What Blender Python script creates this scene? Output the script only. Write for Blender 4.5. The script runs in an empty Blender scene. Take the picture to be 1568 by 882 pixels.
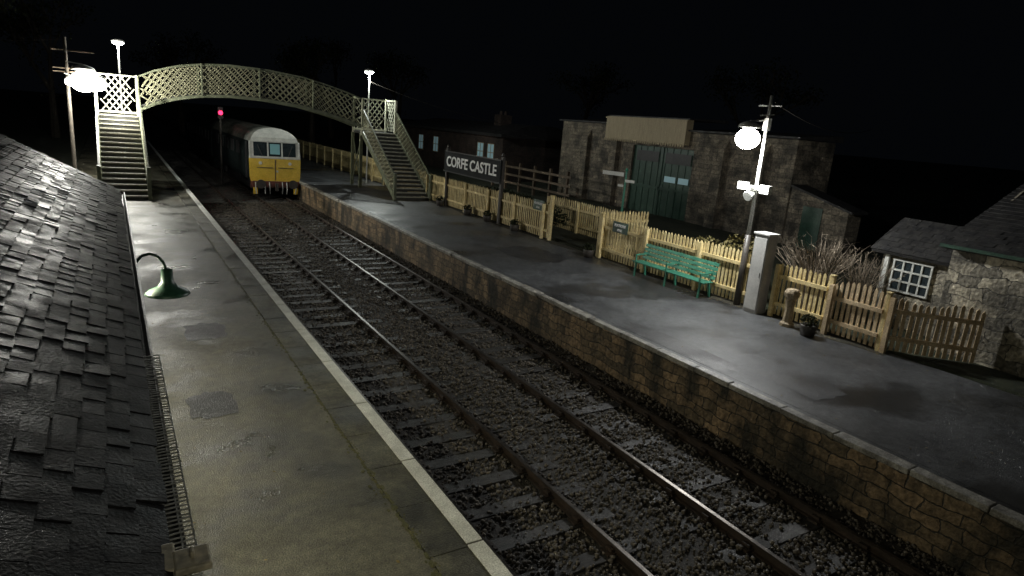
import bpy, math, random, numpy as np
from mathutils import Vector, Matrix
random.seed(7); rng=np.random.default_rng(7)
S=bpy.context.scene
COL=S.collection
R=random.uniform

# ------------------------------------------------------------ materials
def nodes(m):
    m.use_nodes=True; nt=m.node_tree; return nt,nt.nodes,nt.links,nt.nodes["Principled BSDF"]
def mat(name,c1,c2=None,scale=4,rough=.6,rough2=None,bump=.2,bscale=40,metal=0,detail=6,stretch=(1,1,1),c3=None,spec=.5,coords='Object',wet=0,wscale=.55,grain=.6,nrough=.6,mott=0):
    m=bpy.data.materials.new(name); nt,N,L,b=nodes(m)
    tc=N.new("ShaderNodeTexCoord"); mp=N.new("ShaderNodeMapping"); mp.inputs['Scale'].default_value=stretch
    L.new(tc.outputs[coords],mp.inputs[0])
    n=N.new("ShaderNodeTexNoise"); n.inputs['Scale'].default_value=scale; n.inputs['Detail'].default_value=detail; n.inputs['Roughness'].default_value=nrough
    L.new(mp.outputs[0],n.inputs['Vector'])
    cr=N.new("ShaderNodeValToRGB"); cr.color_ramp.elements[0].position=.35; cr.color_ramp.elements[1].position=.65
    cr.color_ramp.elements[0].color=(*c1,1); cr.color_ramp.elements[1].color=(*(c2 or c1),1)
    if c3:
        e=cr.color_ramp.elements.new(.5); e.color=(*c3,1)
    L.new(n.outputs['Fac'],cr.inputs[0])
    n2=N.new("ShaderNodeTexNoise"); n2.inputs['Scale'].default_value=bscale; n2.inputs['Detail'].default_value=4
    L.new(mp.outputs[0],n2.inputs['Vector'])
    mx=N.new("ShaderNodeMix"); mx.data_type='RGBA'; mx.blend_type='MULTIPLY'; mx.inputs[0].default_value=grain
    mr=N.new("ShaderNodeMapRange"); mr.inputs[1].default_value=.3; mr.inputs[2].default_value=.7; mr.inputs[3].default_value=.35; mr.inputs[4].default_value=1.45
    L.new(n2.outputs['Fac'],mr.inputs[0]); L.new(cr.outputs[0],mx.inputs[6]); L.new(mr.outputs[0],mx.inputs[7])
    col=mx.outputs[2]
    if mott:
        n5=N.new("ShaderNodeTexNoise"); n5.inputs['Scale'].default_value=7; n5.inputs['Detail'].default_value=9; n5.inputs['Roughness'].default_value=.75; L.new(tc.outputs[coords],n5.inputs['Vector'])
        r5=N.new("ShaderNodeMapRange"); r5.inputs[1].default_value=.36; r5.inputs[2].default_value=.64; r5.inputs[3].default_value=.45; r5.inputs[4].default_value=1.35; L.new(n5.outputs['Fac'],r5.inputs[0])
        x5=N.new("ShaderNodeMix"); x5.data_type='RGBA'; x5.blend_type='MULTIPLY'; x5.inputs[0].default_value=mott; L.new(col,x5.inputs[6]); L.new(r5.outputs[0],x5.inputs[7]); col=x5.outputs[2]
    rough_out=None
    if rough2 is not None:
        n3=N.new("ShaderNodeTexNoise"); n3.inputs['Scale'].default_value=scale*.6; n3.inputs['Detail'].default_value=5
        L.new(tc.outputs[coords],n3.inputs['Vector'])
        r=N.new("ShaderNodeMapRange"); r.inputs[1].default_value=.38; r.inputs[2].default_value=.62; r.inputs[3].default_value=rough; r.inputs[4].default_value=rough2
        L.new(n3.outputs['Fac'],r.inputs[0]); rough_out=r.outputs[0]
    if wet:
        n4=N.new("ShaderNodeTexNoise"); n4.inputs['Scale'].default_value=wscale; n4.inputs['Detail'].default_value=9; n4.inputs['Roughness'].default_value=.58
        mp4=N.new("ShaderNodeMapping"); mp4.inputs['Scale'].default_value=(1.0,1.15,1); mp4.inputs['Location'].default_value=(3.1,1.7,0); L.new(tc.outputs[coords],mp4.inputs[0]); L.new(mp4.outputs[0],n4.inputs['Vector'])
        wr=N.new("ShaderNodeMapRange"); wr.inputs[1].default_value=.505; wr.inputs[2].default_value=.60; wr.inputs[3].default_value=0; wr.inputs[4].default_value=wet
        L.new(n4.outputs['Fac'],wr.inputs[0])
        dk_=N.new("ShaderNodeMix"); dk_.data_type='RGBA'; dk_.blend_type='MULTIPLY'; dk_.inputs[7].default_value=(.33,.33,.34,1)
        L.new(wr.outputs[0],dk_.inputs[0]); L.new(col,dk_.inputs[6]); col=dk_.outputs[2]
        mm_=N.new("ShaderNodeMix"); mm_.data_type='FLOAT'; mm_.inputs[3].default_value=.22
        L.new(wr.outputs[0],mm_.inputs[0])
        if rough_out: L.new(rough_out,mm_.inputs[2])
        else: mm_.inputs[2].default_value=rough
        rough_out=mm_.outputs[0]
    L.new(col,b.inputs['Base Color'])
    if rough_out: L.new(rough_out,b.inputs['Roughness'])
    else: b.inputs['Roughness'].default_value=rough
    b.inputs['Metallic'].default_value=metal
    b.inputs['Specular IOR Level'].default_value=spec
    if bump:
        bp=N.new("ShaderNodeBump"); bp.inputs['Strength'].default_value=bump; bp.inputs['Distance'].default_value=.02
        L.new(n2.outputs['Fac'],bp.inputs['Height']); L.new(bp.outputs[0],b.inputs['Normal'])
    return m
def emis(name,c,s,samp=False):
    m=bpy.data.materials.new(name); nt,N,L,b=nodes(m)
    b.inputs['Base Color'].default_value=(*c,1); b.inputs['Emission Color'].default_value=(*c,1); b.inputs['Emission Strength'].default_value=s
    if not samp: m.cycles.emission_sampling='NONE'
    return m
def stone(name,ca,cb,mortar,bw=.45,bh=.22,dist=.06,dirt=(.03,.03,.02),dirtamt=.5,rough=.75,streak=0):
    m=bpy.data.materials.new(name); nt,N,L,b=nodes(m)
    tc=N.new("ShaderNodeTexCoord"); sp=N.new("ShaderNodeSeparateXYZ"); L.new(tc.outputs['Object'],sp.inputs[0])
    ad=N.new("ShaderNodeMath"); L.new(sp.outputs[0],ad.inputs[0]); L.new(sp.outputs[1],ad.inputs[1])
    cb_=N.new("ShaderNodeCombineXYZ"); L.new(ad.outputs[0],cb_.inputs[0]); L.new(sp.outputs[2],cb_.inputs[1])
    nz=N.new("ShaderNodeTexNoise"); nz.inputs['Scale'].default_value=2.2; nz.inputs['Detail'].default_value=4; L.new(tc.outputs['Object'],nz.inputs['Vector'])
    vm=N.new("ShaderNodeVectorMath"); vm.operation='MULTIPLY_ADD'; vm.inputs[1].default_value=(dist*4,dist*2.4,0)
    L.new(nz.outputs['Color'],vm.inputs[0]); L.new(cb_.outputs[0],vm.inputs[2])
    br=N.new("ShaderNodeTexBrick"); br.inputs['Scale'].default_value=1; br.inputs['Brick Width'].default_value=bw; br.inputs['Row Height'].default_value=bh
    br.inputs['Mortar Size'].default_value=.012; br.inputs['Mortar Smooth'].default_value=.5; br.inputs['Bias'].default_value=0
    br.inputs['Color1'].default_value=(*ca,1); br.inputs['Color2'].default_value=(*cb,1); br.inputs['Mortar'].default_value=(*mortar,1)
    br.offset_frequency=2; br.squash=.7; br.squash_frequency=3
    L.new(vm.outputs[0],br.inputs['Vector'])
    mpn=N.new("ShaderNodeMapping"); mpn.inputs['Scale'].default_value=(1,1,.35 if streak else 1); L.new(tc.outputs['Object'],mpn.inputs[0])
    n=N.new("ShaderNodeTexNoise"); n.inputs['Scale'].default_value=1.3 if not streak else 1.7; n.inputs['Detail'].default_value=8; L.new(mpn.outputs[0],n.inputs['Vector'])
    mr=N.new("ShaderNodeMapRange"); mr.inputs[1].default_value=.45; mr.inputs[2].default_value=.62; mr.inputs[4].default_value=dirtamt; L.new(n.outputs['Fac'],mr.inputs[0])
    mx=N.new("ShaderNodeMix"); mx.data_type='RGBA'; mx.inputs[7].default_value=(*dirt,1)
    L.new(mr.outputs[0],mx.inputs[0]); L.new(br.outputs['Color'],mx.inputs[6])
    n2=N.new("ShaderNodeTexNoise"); n2.inputs['Scale'].default_value=14; n2.inputs['Detail'].default_value=6; L.new(tc.outputs['Object'],n2.inputs['Vector'])
    mr2=N.new("ShaderNodeMapRange"); mr2.inputs[1].default_value=.3; mr2.inputs[2].default_value=.7; mr2.inputs[3].default_value=.4; mr2.inputs[4].default_value=1.5; L.new(n2.outputs['Fac'],mr2.inputs[0])
    m2=N.new("ShaderNodeMix"); m2.data_type='RGBA'; m2.blend_type='MULTIPLY'; m2.inputs[0].default_value=.9
    L.new(mx.outputs[2],m2.inputs[6]); L.new(mr2.outputs[0],m2.inputs[7]); L.new(m2.outputs[2],b.inputs['Base Color'])
    b.inputs['Roughness'].default_value=rough
    sb=N.new("ShaderNodeMath"); sb.operation='MULTIPLY_ADD'; sb.inputs[1].default_value=-1; L.new(br.outputs['Fac'],sb.inputs[0]); L.new(n2.outputs['Fac'],sb.inputs[2])
    bp=N.new("ShaderNodeBump"); bp.inputs['Strength'].default_value=.8; bp.inputs['Distance'].default_value=.035; L.new(sb.outputs[0],bp.inputs['Height']); L.new(bp.outputs[0],b.inputs['Normal'])
    return m

M={}
M['platL']=mat("wet_platform_tarmac",(.07,.066,.043),(.15,.14,.096),.8,.4,.62,.5,60,wet=.8,wscale=.5,grain=.8,nrough=.7,detail=12,mott=.75)
M['platR']=mat("platform_tarmac",(.045,.048,.052),(.125,.13,.133),.5,.38,.62,.45,50,wet=.75,wscale=.33,grain=.8,nrough=.7,detail=12,mott=.8)
M['patch']=mat("tarmac_patch",(.03,.031,.033),(.06,.06,.062),1.5,.35,.6,.5,50,grain=.8,mott=.8)
M['slab']=mat("coping_slab",(.055,.052,.034),(.125,.118,.076),2,.45,.7,.5,60,wet=.6,grain=.85,mott=.9)
M['moss']=mat("moss",(.05,.055,.015),(.11,.10,.035),6,.9,None,.8,60)
M['copR']=mat("worn_coping_stone",(.16,.15,.13),(.5,.48,.42),3,.5,None,.4,40,mott=.7)
M['white']=mat("white_line_paint",(.66,.66,.6),(.9,.9,.84),3,.5,None,.15,60,mott=.25)
M['wallR']=stone("platform_stone_wall",(.33,.23,.13),(.13,.10,.06),(.045,.04,.03),.46,.19,.1,(.018,.018,.012),.93,streak=1)
M['wallL']=stone("platform_brick_wall",(.10,.08,.06),(.06,.05,.04),(.04,.04,.03),.3,.1,.02)
M['ballast']=mat("ballast_bed",(.03,.027,.022),(.07,.062,.05),9,.7,None,1,60,c3=(.045,.04,.032))
M['stones']=mat("ballast_stone",(.035,.03,.024),(.21,.18,.14),16,.65,None,.3,60,spec=.35)
M['sleeper']=mat("wet_timber_sleeper",(.014,.013,.011),(.055,.05,.044),3,.3,.6,.5,30,stretch=(1,6,6))
M['rail']=mat("rusty_rail",(.03,.022,.016),(.06,.04,.028),8,.55,None,.3,60)
M['railtop']=mat("rail_head",(.07,.062,.055),(.17,.15,.13),6,.38,None,.05,60,metal=.8)
M['slate']=mat("wet_slate",(.009,.009,.010),(.042,.038,.034),9,.38,.62,.2,70,grain=.8,spec=.4)
M['slate2']=mat("dark_slate",(.016,.016,.017),(.04,.038,.035),5,.55,.75,.3,28)
M['cream']=mat("cream_fence_paint",(.56,.43,.19),(.76,.63,.33),3,.55,None,.15,40,mott=.35)
M['gate']=mat("weathered_gate_paint",(.52,.38,.22),(.7,.55,.35),3,.6,None,.2,40,mott=.4)
M['bridge']=mat("bridge_paint",(.27,.265,.16),(.42,.41,.27),3,.5,None,.2,40)
M['bridgeg']=mat("bridge_frame_paint",(.11,.125,.075),(.2,.215,.14),3,.5,None,.2,40)
M['bridgel']=mat("landing_lit_paint",(.6,.6,.45),(.75,.75,.6),3,.5,None,.2,40)  # paler copy of the bridge paint, lamplight on the landings put into colour
M['deck']=mat("bridge_deck",(.035,.035,.03),(.06,.06,.05),4,.6,None,.3,40)
M['nose']=mat("stair_nosing",(.35,.34,.26),(.52,.5,.4),5,.5,None,.2,40)
M['green']=mat("green_enamel",(.018,.062,.04),(.03,.085,.052),4,.42,None,.08,30)
M['bench']=mat("bench_green",(.03,.17,.11),(.055,.24,.155),4,.5,None,.1,30)
M['dgreen']=mat("dark_green_paint",(.02,.055,.037),(.035,.08,.055),3,.4,None,.1,30)
M['black']=mat("black_paint",(.015,.015,.016),(.03,.03,.03),4,.5,None,.1,30)
M['postg']=mat("grey_post_paint",(.5,.5,.48),(.65,.65,.6),4,.5,None,.1,30)
M['gutter']=mat("gutter_paint",(.18,.18,.17),(.3,.3,.28),4,.4,None,.2,30)
M['dark']=mat("dark_metal",(.04,.035,.03),(.07,.06,.05),4,.5,None,.2,30)
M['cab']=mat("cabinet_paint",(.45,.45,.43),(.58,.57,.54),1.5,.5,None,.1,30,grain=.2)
M['cabd']=mat("cabinet_shaded_paint",(.26,.26,.25),(.36,.35,.34),2,.5,None,.1,30,grain=.3)  # darker copy of the cabinet paint, shade away from the lamp put into colour
M['signb']=mat("sign_board",(.012,.014,.014),(.02,.022,.023),4,.75,None,.05,30,spec=.2)
M['letters']=mat("sign_letters",(.85,.85,.83),(.9,.9,.88),4,.6,None,0,30)
M['shed']=stone("goods_shed_stone",(.25,.21,.15),(.12,.10,.075),(.14,.13,.10),.5,.2,.06,(.03,.028,.022),.8)
M['dbrick']=stone("dark_brick",(.09,.06,.045),(.05,.035,.03),(.04,.035,.03),.25,.09,.02,(.02,.018,.015),.6)
M['cot']=stone("cottage_stone",(.5,.45,.34),(.13,.12,.095),(.10,.095,.08),.5,.26,.16,(.05,.045,.035),.75)
M['panel']=mat("timber_valance",(.32,.26,.155),(.44,.36,.22),2,.6,None,.2,30,stretch=(1,8,1))
M['wood']=mat("old_timber",(.08,.055,.035),(.15,.11,.07),3,.7,None,.4,30)
M['grass']=mat("grass_ground",(.012,.018,.008),(.04,.045,.02),2.5,.9,None,1,50)
M['soil']=mat("flower_bed_soil",(.015,.013,.009),(.045,.04,.022),7,.9,None,1,60)
M['glass']=mat("window_glass",(.02,.03,.035),(.03,.04,.045),4,.06,None,0,30,spec=.8)
M['winglow']=emis("window_glow",(.35,.55,.6),.11)  # lit panes, and a painted reflection on the goods shed doors
M['winglow2']=emis("dim_window",(.2,.42,.45),.03)
M['yel']=mat("warning_yellow_paint",(.66,.44,.03),(.76,.52,.06),3,.4,None,.05,30,grain=.3)
M['tw']=mat("loco_white_paint",(.5,.51,.47),(.65,.65,.6),3,.4,None,.05,30,grain=.3)
M['tgreen']=mat("loco_body_paint",(.006,.01,.01),(.012,.018,.017),3,.8,None,.05,30,spec=.1)
M['troof']=mat("loco_roof",(.035,.037,.03),(.10,.102,.085),2,.7,None,.1,30,spec=.2)
M['tdome']=mat("loco_cab_dome",(.16,.165,.14),(.28,.285,.25),2,.6,None,.1,30,spec=.3)
M['red']=emis("red_signal_light",(1,.02,.08),5)
M['redp']=mat("buffer_red",(.10,.03,.02),(.14,.04,.03),4,.5,None,.1,30)
M['bark']=mat("bark",(.03,.025,.018),(.06,.05,.036),6,.9,None,.8,30)
M['leaf']=mat("foliage",(.01,.014,.006),(.03,.035,.014),1.2,.8,None,0,30,spec=.2)
M['leafy']=mat("shrub_leaf",(.08,.07,.018),(.15,.12,.035),2,.7,None,0,30)
M['litter']=mat("fallen_leaf",(.10,.07,.02),(.2,.15,.05),2,.6,None,0,30)
M['twig']=mat("dry_twigs",(.2,.16,.12),(.34,.28,.2),6,.8,None,.2,30)
M['urn']=mat("terracotta_stone",(.24,.19,.12),(.38,.3,.19),5,.7,None,.4,30)
M['mesh']=mat("galvanised_mesh",(.5,.5,.45),(.65,.64,.58),5,.5,None,.1,30)
M['plast']=mat("cream_plastic",(.6,.53,.36),(.7,.62,.44),5,.5,None,.05,30)
M['lampW']=emis("flood_lamp_lens",(1,.98,.93),30)
M['lampL']=emis("flood_lamp_lens_far",(1,.97,.88),45)
M['lampD']=emis("platform_lamp_lens",(.92,1,.95),25)

# ------------------------------------------------------------ builder
class MB:
    def __init__(s): s.v=[]; s.f=[]
    def add(s,vs,fs):
        o=len(s.v); s.v+= [tuple(v) for v in vs]; s.f+=[tuple(i+o for i in f) for f in fs]; return s
    def box(s,x0,x1,y0,y1,z0,z1):
        return s.add([(x0,y0,z0),(x1,y0,z0),(x1,y1,z0),(x0,y1,z0),(x0,y0,z1),(x1,y0,z1),(x1,y1,z1),(x0,y1,z1)],
          [(0,3,2,1),(4,5,6,7),(0,1,5,4),(1,2,6,5),(2,3,7,6),(3,0,4,7)])
    def hexa(s,p):
        return s.add(p,[(0,3,2,1),(4,5,6,7),(0,1,5,4),(1,2,6,5),(2,3,7,6),(3,0,4,7)])
    def beam(s,a,b,w,h,up=(0,0,1)):
        a=Vector(a); b=Vector(b); d=(b-a).normalized(); up=Vector(up)
        sd=d.cross(up)
        if sd.length<1e-4: sd=d.cross(Vector((1,0,0)))
        sd.normalize(); u=sd.cross(d); sd*=w/2; u*=h/2
        return s.hexa([a-sd-u,a+sd-u,b+sd-u,b-sd-u,a-sd+u,a+sd+u,b+sd+u,b-sd+u])
    def cyl(s,a,b,r1,r2=None,n=10,caps=True):
        if r2 is None: r2=r1
        a=Vector(a); b=Vector(b); d=(b-a).normalized(); q=d.to_track_quat('Z','Y')
        vs=[];fs=[]
        for c,r in ((a,r1),(b,r2)):
            for i in range(n):
                t=2*math.pi*i/n; vs.append(c+q@Vector((r*math.cos(t),r*math.sin(t),0)))
        for i in range(n): j=(i+1)%n; fs.append((i,j,n+j,n+i))
        if caps: fs.append(tuple(range(n-1,-1,-1))); fs.append(tuple(range(n,2*n)))
        return s.add(vs,fs)
    def lathe(s,c,prof,n=20):
        vs=[];fs=[]; c=Vector(c)
        for r,z in prof:
            for i in range(n):
                t=2*math.pi*i/n; vs.append(c+Vector((r*math.cos(t),r*math.sin(t),z)))
        for k in range(len(prof)-1):
            for i in range(n):
                j=(i+1)%n; fs.append((k*n+i,k*n+j,(k+1)*n+j,(k+1)*n+i))
        fs.append(tuple(range(n-1,-1,-1))); fs.append(tuple((len(prof)-1)*n+i for i in range(n)))
        return s.add(vs,fs)
    def tube(s,pts,r,n=8):
        for a,b in zip(pts[:-1],pts[1:]): s.cyl(a,b,r,r,n)
        return s
    def sphere(s,c,r,sx=1,sy=1,sz=1,n=12,m=8):
        vs=[];fs=[];c=Vector(c)
        for k in range(m+1):
            p=math.pi*k/m
            for i in range(n):
                t=2*math.pi*i/n; vs.append(c+Vector((sx*r*math.sin(p)*math.cos(t),sy*r*math.sin(p)*math.sin(t),-sz*r*math.cos(p))))
        for k in range(m):
            for i in range(n):
                j=(i+1)%n; fs.append((k*n+i,k*n+j,(k+1)*n+j,(k+1)*n+i))
        return s.add(vs,fs)
    def obj(s,name,mt,parent=None,smooth=False,bevel=0):
        me=bpy.data.meshes.new(name); me.from_pydata(s.v,[],s.f); me.update()
        o=bpy.data.objects.new(name,me); COL.objects.link(o)
        me.materials.append(M[mt] if isinstance(mt,str) else mt)
        if smooth: me.polygons.foreach_set('use_smooth',[True]*len(me.polygons))
        if bevel:
            b=o.modifiers.new("bevel",'BEVEL'); b.width=bevel; b.segments=2; b.limit_method='ANGLE'
        if parent: o.parent=parent
        return o
def empty(name):
    e=bpy.data.objects.new(name,None); COL.objects.link(e); return e
def point(parent,loc,pw,c,r=.12):
    L=bpy.data.lights.new("lamp_light",'POINT'); L.energy=pw; L.color=c; L.shadow_soft_size=r
    o=bpy.data.objects.new("lamp_light",L); o.location=loc; COL.objects.link(o); o.parent=parent
def spot(parent,loc,tgt,pw,c,ang,blend=.6,r=.1):
    L=bpy.data.lights.new("lamp_light",'SPOT'); L.energy=pw; L.color=c; L.shadow_soft_size=r; L.spot_size=math.radians(ang); L.spot_blend=blend
    o=bpy.data.objects.new("lamp_light",L); o.location=loc; COL.objects.link(o); o.parent=parent
    o.rotation_euler=(Vector(tgt)-Vector(loc)).to_track_quat('-Z','Y').to_euler()

XL,XR=3.03,9.19
# ------------------------------------------------------------ ground
g=MB(); prof=[(-400,-.05),(-1.6,-.05),(2.6,-.05),(2.62,-1.14),(9.6,-1.14),(9.62,-.05),(14.4,-.05),(14.45,.03),(60,.6),(400,3)]
for i,(x,z) in enumerate(prof): g.v+=[(x,-200,z),(x,600,z)]
for i in range(len(prof)-1): g.f.append((2*i,2*i+2,2*i+3,2*i+1))
g.obj("ground",'grass')
MB().box(-1.7,2.42,-6,110,-1.3,0).obj("platform",'platL')
MB().box(2.425,XL-.03,-6,110,-1.3,-.02).obj("platform_wall",'wallL')
m=MB(); y=-4
while y<70:
    l=.9+R(-.01,.01); z=.003+R(0,.005); m.box(2.432+R(0,.006),XL,y,y+l-.008,-.07,z); y+=l
m.obj("platform_edge_slabs",'slab',bevel=.004)
m=MB(); y=-4
while y<70:
    l=1.8
    m.box(2.86+R(-.004,.004),XL+.006,y,y+l-.03,-.05,.016); y+=l
m.obj("platform_white_line",'white')
m=MB()
for i in range(1500):
    y=R(1,24); x=2.43+R(-.03,.03)+ (R(-.1,.1) if R(0,1)<.15 else 0); s=R(.006,.022)
    m.sphere((x,y,.0),s,1.2,2.2,.35,6,3)
m.obj("moss_strip",'moss')
MB().box(XR+.33,14.35,-6,110,-1.3,0).obj("platform",'platR')
MB().box(XR+.05,XR+.325,-6,110,-1.3,-.08).obj("platform_wall",'wallR')
m=MB(); y=-4
while y<90:
    l=R(.8,1.15); dx=R(-.025,.025); z=R(.004,.016); m.box(XR+dx,XR+.22+R(-.04,.03),y,y+l-R(.012,.03),-.085,z); y+=l
m.obj("platform_edge_stones",'copR',bevel=.014)
MB().box(XR+.15,XR+.34,-6,110,-.3,-.003).obj("platform_edge_bedding",'platR')
# tarmac repairs: irregular sheets
def repair(cx_,cy_,rx,ry,n=26):
    g=MB(); g.v=[(cx_,cy_,.004)]
    for i in range(n):
        t=2*math.pi*i/n; k=1+R(-.13,.13); sq=1/max(abs(math.cos(t)),abs(math.sin(t)))**.6
        g.v.append((max(cx_+rx*k*sq*math.cos(t),XR+.36) if cx_>6 else min(cx_+rx*k*sq*math.cos(t),2.4),cy_+ry*k*sq*math.sin(t),.004))
    for i in range(n): g.f.append((0,1+i,1+(i+1)%n))
    g.obj("tarmac_patch",'patch')
repair(9.85,9.0,.32,1.6); repair(10.6,6.6,.5,.7); repair(12.0,18.0,.9,1.3); repair(1.3,12.6,.35,.5); repair(1.0,9.3,.3,.45)
g=MB(); ed=[]; y=7.0
while y<31: ed.append(y); y+=.25
for yv in ed: w_=.22+.08*math.sin(yv*1.7)+R(-.04,.04); g.v+=[(14.16-w_,yv,.004),(14.34,yv,.006)]
for i in range(len(ed)-1): g.f.append((2*i,2*i+1,2*i+3,2*i+2))
g.obj("flower_bed",'soil')
m=MB()
for i in range(900):
    q=R(0,1)
    if q<.6: x=14.1-abs(random.gauss(0,.25)); y=R(7,31)
    else: x=R(9.5,14); y=R(3,30)
    if q>.93: x=R(.2,2.9); y=R(2,22)
    s=R(.012,.03); a=R(0,6.28); c=Vector((x,y,.012)); u=Vector((math.cos(a),math.sin(a),R(-.3,.3)))*s; v=Vector((-math.sin(a),math.cos(a),R(-.2,.2)))*s*.6
    m.add([c-u,c-v,c+u,c+v],[(0,1,2,3)])
m.obj("fallen_leaves",'litter')

# ------------------------------------------------------------ track
nx,ny=70,420
xs=np.linspace(XL-.05,XR+.1,nx); ys=np.linspace(0,75,ny)
vs=[];fs=[]
for j,yv in enumerate(ys):
    for i,xv in enumerate(xs):
        vs.append((xv,yv,-1.065+R(-.018,.018)+.02*math.sin(xv*3)*math.sin(yv*.7)))
for j in range(ny-1):
    for i in range(nx-1): a=j*nx+i; fs.append((a,a+1,a+nx+1,a+nx))
b=MB(); b.v=vs; b.f=fs; b.obj("ballast_bed",'ballast')
tx=[3.76+.7175,7.03+.7175]
for ti,c in enumerate(tx):
    tr=empty("railway_track")
    m=MB(); y=.3
    while y<75:
        a=R(-.012,.012); z=-1.035+R(-.012,.008)
        m.hexa([(c-1.3,y-.125+a,-1.2),(c+1.3,y-.125-a,-1.2),(c+1.3,y+.125-a,-1.2),(c-1.3,y+.125+a,-1.2),(c-1.3,y-.125+a,z),(c+1.3,y-.125-a,z),(c+1.3,y+.125-a,z),(c-1.3,y+.125+a,z)])
        y+=.72
    m.obj("sleepers",'sleeper',tr,bevel=.01)
    m=MB();t=MB();ch=MB()
    for sx in (-.7525,.7525):
        x=c+sx
        m.box(x-.065,x+.065,-2,75,-1.06,-1.04); m.box(x-.012,x+.012,-2,75,-1.04,-.955); m.box(x-.035,x+.035,-2,75,-.955,-.925)
        t.box(x-.03,x+.03,-2,75,-.925,-.918)
        y=.3
        while y<45:
            ch.box(x-.15,x+.15,y-.08,y+.08,-1.05,-1.01); ch.box(x+.04,x+.09,y-.06,y+.06,-1.0,-.96); ch.box(x-.09,x-.04,y-.06,y+.06,-1.0,-.96); y+=.72
    m.obj("rails",'rail',tr); t.obj("rail_heads",'railtop',tr); ch.obj("chairs",'rail',tr)
base=np.array([(-1,-1,-1),(1,-1,-1),(1,1,-1),(-1,1,-1),(-1,-1,1),(1,-1,1),(1,1,1),(-1,1,1)],float)*.6
bf=np.array([(0,3,2,1),(4,5,6,7),(0,1,5,4),(1,2,6,5),(2,3,7,6),(3,0,4,7)])
n=40000
Y=1.5+36*rng.random(n)**1.6; X=rng.uniform(XL,XR+.03,n)
on=np.zeros(n,bool); dzs=np.zeros(n)
for c in tx:
    ph=((Y-.3+.36)%.72)-.36
    buried=(np.sin(np.floor((Y-.3+.36)/.72)*12.9+c)*43758.5)%1
    osl=(np.abs(X-c)<1.3)&(np.abs(ph)<.14)
    dzs[osl]=.018
    pr=np.where(buried>.55,.6,.15)+np.where(np.abs(X-c)>.85,.25,0)
    on|=osl&(rng.random(n)>pr)
    for sx in (-.7525,.7525): on|=np.abs(X-c-sx)<.09
X=X[~on];Y=Y[~on];dzs=dzs[~on];n=len(X)
sc=(.014+.028*rng.random(n)**1.5)[:,None,None]*(1+rng.uniform(-.38,.38,(n,8,3)))
V=base[None]*sc; th=rng.uniform(0,6.28,n); ct,st=np.cos(th)[:,None],np.sin(th)[:,None]; ph=rng.uniform(-.9,.9,n); cp,sp=np.cos(ph)[:,None],np.sin(ph)[:,None]
y1=V[:,:,1]*cp-V[:,:,2]*sp; z1=V[:,:,1]*sp+V[:,:,2]*cp; x1=V[:,:,0]
V=np.stack([x1*ct-y1*st+X[:,None],x1*st+y1*ct+Y[:,None],z1-1.045+(dzs+rng.uniform(-.012,.018,n))[:,None]],-1).reshape(-1,3)
F=(bf[None]+8*np.arange(n)[:,None,None]).reshape(-1,4)
me=bpy.data.meshes.new("ballast_stones"); me.vertices.add(len(V)); me.vertices.foreach_set('co',V.ravel())
me.loops.add(F.size); me.loops.foreach_set('vertex_index',F.ravel().astype(np.int32)); me.polygons.add(len(F)); me.polygons.foreach_set('loop_start',np.arange(0,F.size,4,dtype=np.int32)); me.update(calc_edges=True)
o=bpy.data.objects.new("ballast_stones",me); COL.objects.link(o); me.materials.append(M['stones'])

# ------------------------------------------------------------ left building with slate roof
hb=empty("station_building")
th=math.atan(.54); ct,st=math.cos(th),math.sin(th)
EX,EZ=.07,2.6
def rp(s,y,h): return (EX-s*ct+h*st,y,EZ+s*st+h*ct)
m=MB(); s=-.02; k=0
while s<3.45:
    y=-2+(.085 if k%2 else 0)
    while y<12.5:
        wd=.163; h0=R(.0,.006); tw=R(-.005,.005); dy=R(-.003,.003); ds=R(-.008,.008)
        y0=y+dy; y1=min(y+wd+dy,12.55)
        if R(0,1)<.05: tw*=2.5; h0+=.008; ds-=R(0,.015)
        lo=.02+h0; hi=.004
        m.hexa([rp(s+ds,y0,lo-.01),rp(s+.17,y0,hi-.01),rp(s+.17,y1,hi-.01+tw),rp(s+ds,y1,lo-.01+tw),
                rp(s+ds,y0,lo),rp(s+.17,y0,hi),rp(s+.17,y1,hi+tw),rp(s+ds,y1,lo+tw)])
        y+=.17
    s+=.108; k+=1
m.obj("roof_slates",'slate',hb)
m=MB(); m.hexa([rp(0,-2,-.1),rp(3.45,-2,-.1),rp(3.45,12.5,-.1),rp(0,12.5,-.1),rp(0,-2,-.02),rp(3.45,-2,-.02),rp(3.45,12.5,-.02),rp(0,12.5,-.02)])
m.obj("roof_boards",'dark',hb)
MB().box(-6,-.12,-2,12.3,-.04,2.55).obj("walls",'shed',hb)
MB().hexa([(-3.0,-2,2.5),(-6.2,-2,2.5),(-6.2,12.5,2.5),(-3.0,12.5,2.5),(-3.0,-2,4.25),(-6.2,-2,2.6),(-6.2,12.5,2.6),(-3.0,12.5,4.25)]).obj("rear_roof",'slate2',hb)
m=MB()
gp=[]
for i in range(7):
    t=math.pi+math.pi*i/6; gp.append((EX+.02+.055*math.cos(t),2.57+.05*math.sin(t)))
for (xa,za),(xb,zb) in zip(gp[:-1],gp[1:]):
    an=math.atan2(zb-za,xb-xa)+1.5708
    m.beam(((xa+xb)/2,-2,(za+zb)/2),((xa+xb)/2,12.5,(za+zb)/2),math.dist((xa,za),(xb,zb))+.006,.006,up=(math.cos(an),0,math.sin(an)))
m.box(EX+.066,EX+.082,-2,12.5,2.565,2.58)
m.obj("gutter",'gutter',hb)
m=MB(); y=1.0
x0,x1,zz=.095,.18,2.6
for x in (x0,(x0+x1)/2,x1): m.beam((x,1,zz),(x,4.35,zz),.006,.006)
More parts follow.
